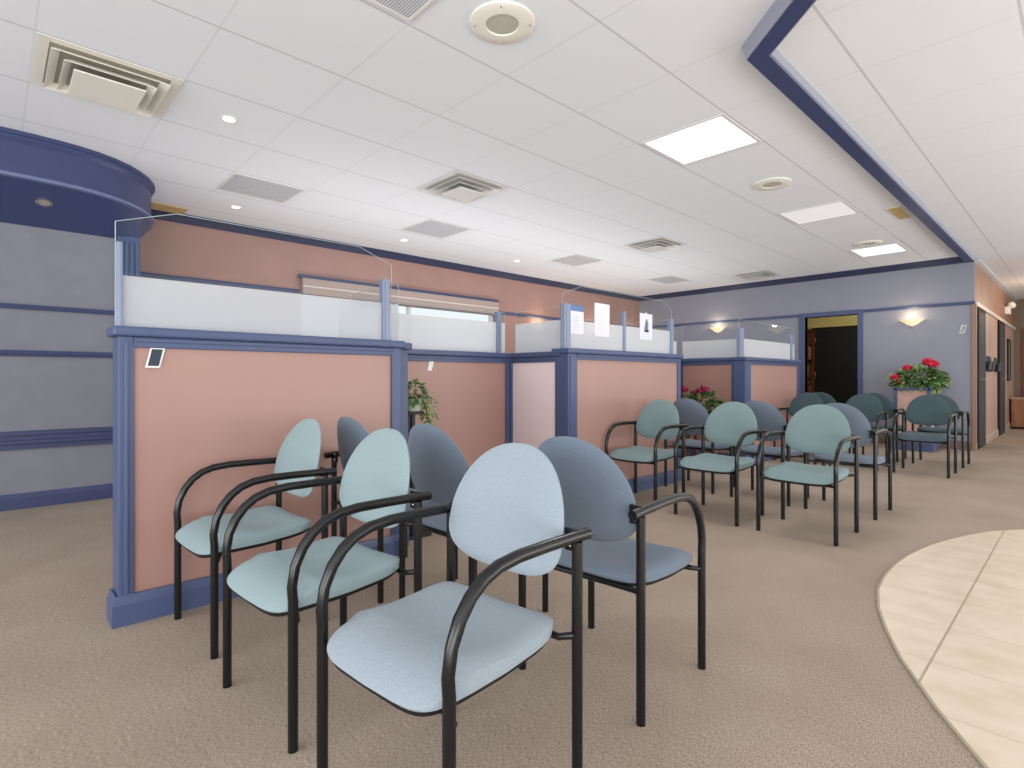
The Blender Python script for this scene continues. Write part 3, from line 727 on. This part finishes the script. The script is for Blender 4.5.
# (fabric, x centre, y centre, rotation, label, group)
L_ = [
 ('f_litblue', .815, 1.072, PI+D(5), 'teal-grey armchair in painted bluish light, nearest the viewer, full seat in view', GN),
 ('f_lit', .785, 1.715, PI+D(4), 'teal-grey armchair in painted bright light, second from the front in the nearest left-facing row', GN),
 ('f_lit', .785, 2.39, PI+D(2), 'teal-grey armchair in painted bright light, pushed against the nearest salmon partition', GN),
 ('f_shade', 1.55, 1.135, D(4), 'teal-grey armchair in painted bluish shade, seen from behind, back to back with the nearest chair', GN),
 ('f_shade', 1.505, 1.83, D(2), 'teal-grey armchair in painted bluish shade, seen from behind, just below the ivy plant', GN),
 ('f_shade', 1.465, 2.405, 0, 'teal-grey armchair in painted bluish shade, seen from behind, beside the end of the nearest partition', GN),
 ('f_mid', 3.865, 1.27, PI, 'teal armchair at the open floor end of the middle cluster, front in view', GM),
 ('f_mid', 3.865, 1.87, PI, 'teal armchair in the centre of the middle cluster front row', GM),
 ('f_mid', 3.865, 2.495, PI, 'teal armchair beside the paper-covered partition, front in view', GM),
 ('f_shade', 4.725, 1.27, 0, 'slate armchair facing away, directly behind the middle row\'s open-end chair', GM),
 ('f_shade', 4.725, 1.85, 0, 'slate armchair facing away, directly behind the middle row\'s centre chair', GM),
 ('f_shade', 4.725, 2.47, 0, 'teal-grey armchair in painted bluish shade, facing away, left of the magenta flowers', GM),
 ('f_dim', 7.14, 1.20, PI, 'teal-grey armchair in painted dim light, in front of the red flower planter', GF),
 ('f_dim', 7.14, 1.81, PI, 'teal-grey armchair in painted dim light, in front of the black door, seat facing viewer', GF),
 ('f_dim', 7.14, 2.42, PI, 'teal-grey armchair in painted dim light, below the last partition, seat facing viewer', GF),
 ('f_dim', 8.04, 1.20, 0, 'teal-grey armchair in painted dim light, facing the red flower planter, back to viewer', GF),
 ('f_dim', 8.04, 1.81, 0, 'teal-grey armchair in painted dim light, facing the grey wall left of the planter, back to viewer', GF),
 ('f_dim', 8.04, 2.42, 0, 'teal-grey armchair in painted dim light, facing the office doorway, back to viewer', GF),
]
protos = {}
for fab, x, y, rz, lb, g in L_:
    if fab not in protos:
        o = chair_proto(M[fab], lb); o.location = (x, y, 0); o.rotation_euler = (0, 0, rz); o['group'] = g; protos[fab] = o
    else: dup(protos[fab], (x, y, 0), rz, lb, g)

# ------------------------------------------------------------------ plants
def leaves(n, centre, spread, size, droop=0, seed=1, hang=None):
    rnd = random.Random(seed); b = MB(); bm = b.bm
    for i in range(n):
        while True:
            p = Vector((rnd.uniform(-1, 1), rnd.uniform(-1, 1), rnd.uniform(-1, 1)))
            if .25 < p.length < 1: break
        d = Vector((p.x, p.y, p.z*.6-droop*rnd.random()))
        if d.length < .01: d = Vector((0, 0, 1))
        d.normalize()
        c = Vector(centre)+Vector((p.x*spread[0], p.y*spread[1], p.z*spread[2]))
        L = size*rnd.uniform(.7, 1.3); W = L*.32
        side = d.cross(Vector((rnd.uniform(-1, 1), rnd.uniform(-1, 1), 1))).normalized()
        up = side.cross(d)
        v = [bm.verts.new(c), bm.verts.new(c+d*L*.45+side*W+up*W*.2), bm.verts.new(c+d*L-up*W*.5), bm.verts.new(c+d*L*.45-side*W+up*W*.2), bm.verts.new(c+d*L*.5)]
        bm.faces.new((v[0], v[1], v[4])); bm.faces.new((v[1], v[2], v[4])); bm.faces.new((v[2], v[3], v[4])); bm.faces.new((v[3], v[0], v[4]))
    return b
def blossom(c, r, m, parent, seed, n=46):
    rnd = random.Random(seed); b = MB(); bm = b.bm
    for i in range(n):
        d = Vector((rnd.gauss(0, 1), rnd.gauss(0, 1), rnd.gauss(.2, 1))).normalized()
        s = d.cross(Vector((.3, .5, 1))).normalized(); u_ = s.cross(d)
        o = Vector(c)+Vector((d.x, d.y, d.z*.7))*r*.7; w = r*.38
        v = [bm.verts.new(o+s*w), bm.verts.new(o+u_*w+d*w*.4), bm.verts.new(o-s*w), bm.verts.new(o-u_*w+d*w*.4)]
        bm.faces.new(v)
    b.build('blossom', m, parent, rec=False)

# ivy on black stand, in the recess (seen just right of the nearest partition)
t = thing('plant_stand', 'tall slim black plant stand in the recess beside the nearest partition', 'stand', (1.955, 2.98, 0))
MB().box(-.012, .012, -.012, .012, .02, .77).box(-.05, -.026, -.012, .012, .02, .77).build('column', mat('stand_navy_black', (36, 32, 54), .5), t)
MB().box(-.12, .08, -.1, .1, 0, .02, .004).build('foot', M['blackplastic'], t)
MB().box(-.07, .05, -.06, .06, .77, .79, .004).build('top_plate', M['blackplastic'], t)
t = thing('trailing_ivy', 'bushy green ivy trailing from the tall black plant stand', 'plant', (1.955, 2.98, .79))
MB().lathe([(.001, 0), (.045, 0), (.058, .07), (.062, .075), (.055, .075), (.05, .06), (.001, .06)], n=20).build('pot', mat('pale_pot', (176, 190, 170), .5), t, smooth=40)
leaves(220, (.0, -.0, .11), (.09, .08, .075), .034, .3, 3).build('foliage', M['leaf'], t, rec=False)
leaves(110, (.105, -.03, .0), (.04, .04, .14), .032, .8, 5).build('trailing_foliage', M['leaf2'], t, rec=False)
MB().tube([(.0, -.01, .09), (.06, -.02, .09), (.085, -.03, 0), (.09, -.03, -.1), (.085, -.03, -.24)], .004, 6).build('vine', M['stem'], t)

# magenta flowers in alcove
t = thing('flower_stand', 'low brown wooden stand carrying the magenta potted flowers', 'stand', (5.6, 2.92, 0))
MB().box(-.14, .14, -.14, .14, .42, .45, .004).build('top', M['darkwood'], t)
for a in (-.11, .11):
    for c in (-.11, .11): MB().box(a-.015, a+.015, c-.015, c+.015, 0, .42, .002).build('leg', M['darkwood'], t)
t = thing('potted_flowers', 'green potted plant with magenta blossoms beside the paper-covered partition', 'plant', (5.6, 2.92, .45))
MB().lathe([(.001, 0), (.07, 0), (.095, .12), (.1, .13), (.09, .13), (.085, .11), (.001, .11)], n=20).build('pot', M['soil'], t, smooth=40)
leaves(520, (0, 0, .2), (.22, .22, .19), .075, .3, 8).build('foliage', M['leafdark'], t, rec=False)
leaves(90, (0, -.02, .2), (.22, .22, .2), .06, .3, 9).build('foliage', M['leaf2'], t, rec=False)
for k, p in enumerate(((-.19, .16, .4), (-.16, .1, .43), (-.02, .0, .41), (.0, -.06, .43), (.0, .08, .38))): blossom(p, .05, M['pink'], t, 20+k)

# red flowers in square planter near the far wall
t = thing('square_planter', 'square planter with pink front panel and navy frame against the grey wall', 'planter', (9.42, 1.69, 0))
MB().box(-.20, .20, -.19, .19, .12, .84, .004).build('body', mat('planter_pink', (196, 160, 150), .6, noise=.12, nscale=12), t)
MB().box(-.25, .25, -.24, .24, 0, .12, .008).build('plinth', M['navy'], t)
fr = MB()
for a in (-.205, .205):
    for c in (-.19, .19): fr.box(a-.02, a+.02, c-.02, c+.02, .12, .86, .003)
for c in (-.19, .19): fr.box(-.22, .22, c-.02, c+.02, .83, .87, .003)
for a in (-.205, .205): fr.box(a-.02, a+.02, -.22, .22, .83, .87, .003)
fr.build('frame', M['navy'], t)
t = thing('red_flowers', 'arrangement of red flowers and green leaves in the square planter', 'plant', (9.42, 1.66, .84))
leaves(420, (0, -.02, .13), (.22, .28, .14), .10, .35, 11).build('foliage', M['leaf'], t, rec=False)
leaves(220, (0, .0, .12), (.24, .33, .17), .09, .35, 12).build('foliage', M['leaf2'], t, rec=False)
for k, p in enumerate(((-.12, .10, .30), (-.1, -.13, .38), (-.05, -.18, .35), (-.13, .24, .17), (-.14, .18, .13))): blossom(p, .08 if k in (1, 2) else .065, M['red'], t, 40+k, 60)

# ------------------------------------------------------------------ lights, world, camera
w = bpy.data.worlds.new('World'); bpy.context.scene.world = w; w.use_nodes = True
bg = w.node_tree.nodes['Background']; bg.inputs[0].default_value = (.93, .97, 1, 1); bg.inputs[1].default_value = 1.1

def area(name, loc, target, sx, sy, e, col=(1, 1, 1)):
    l = bpy.data.lights.new(name, 'AREA'); l.shape = 'RECTANGLE'; l.size = sx; l.size_y = sy; l.energy = e; l.color = col
    o = bpy.data.objects.new(name, l); C.objects.link(o); o.location = loc
    o.rotation_euler = (Vector(target)-Vector(loc)).to_track_quat('-Z', 'Y').to_euler(); return o
area('window_daylight_left', (-4.5, 2.0, 1.4), (2, 2.2, 1.3), 6, 2.2, 190, (.95, .98, 1))
area('window_daylight_right', (4.5, -3.9, 1.4), (4.5, 2, 1.5), 11, 2.2, 80, (1, .98, .96))
area('ceiling_fill_near', (-2.2, -2.2, .6), (.5, .5, 3.4), 3, 3, 190, (1, .99, .98))  # unseen fill lamp, added behind the viewer to brighten the near ceiling
area('ceiling_fill_side', (7, -3.0, .6), (7, 0.6, 3.2), 8, 1.5, 120, (1, .98, .95))  # unseen fill lamp, added on the open side to lift the ceiling
area('ceiling_fill_cubicles', (5.2, 4.9, .85), (5.2, 4.9, 3), 7.5, 1.2, 60, (1, .98, .96))  # added fill, hidden behind the partitions, lights the ceiling from below
l = bpy.data.lights.new('corridor_lamp', 'POINT'); l.energy = 22; l.color = (1, .75, .5); l.shadow_soft_size = .3
o = bpy.data.objects.new('corridor_lamp', l); C.objects.link(o); o.location = (12.8, .2, 2.2)
l = bpy.data.lights.new('office_lamp', 'POINT'); l.energy = 22; l.color = (1, .9, .62); l.shadow_soft_size = .3
o = bpy.data.objects.new('office_lamp', l); C.objects.link(o); o.location = (11.0, 2.6, 2.45)

cam = bpy.data.cameras.new('Camera'); co = bpy.data.objects.new('Camera', cam); C.objects.link(co)
cam.sensor_width = 36; cam.lens = 549/1024*36; cam.shift_y = -6/1024; cam.clip_start = .02
th = math.atan2(1090-512, 549)
co.location = (0, 0, 1); co.rotation_euler = (PI/2, 0, th-PI/2)
bpy.context.scene.camera = co
vs = bpy.context.scene.view_settings; vs.view_transform = 'Standard'; vs.look = 'None'; vs.exposure = 0
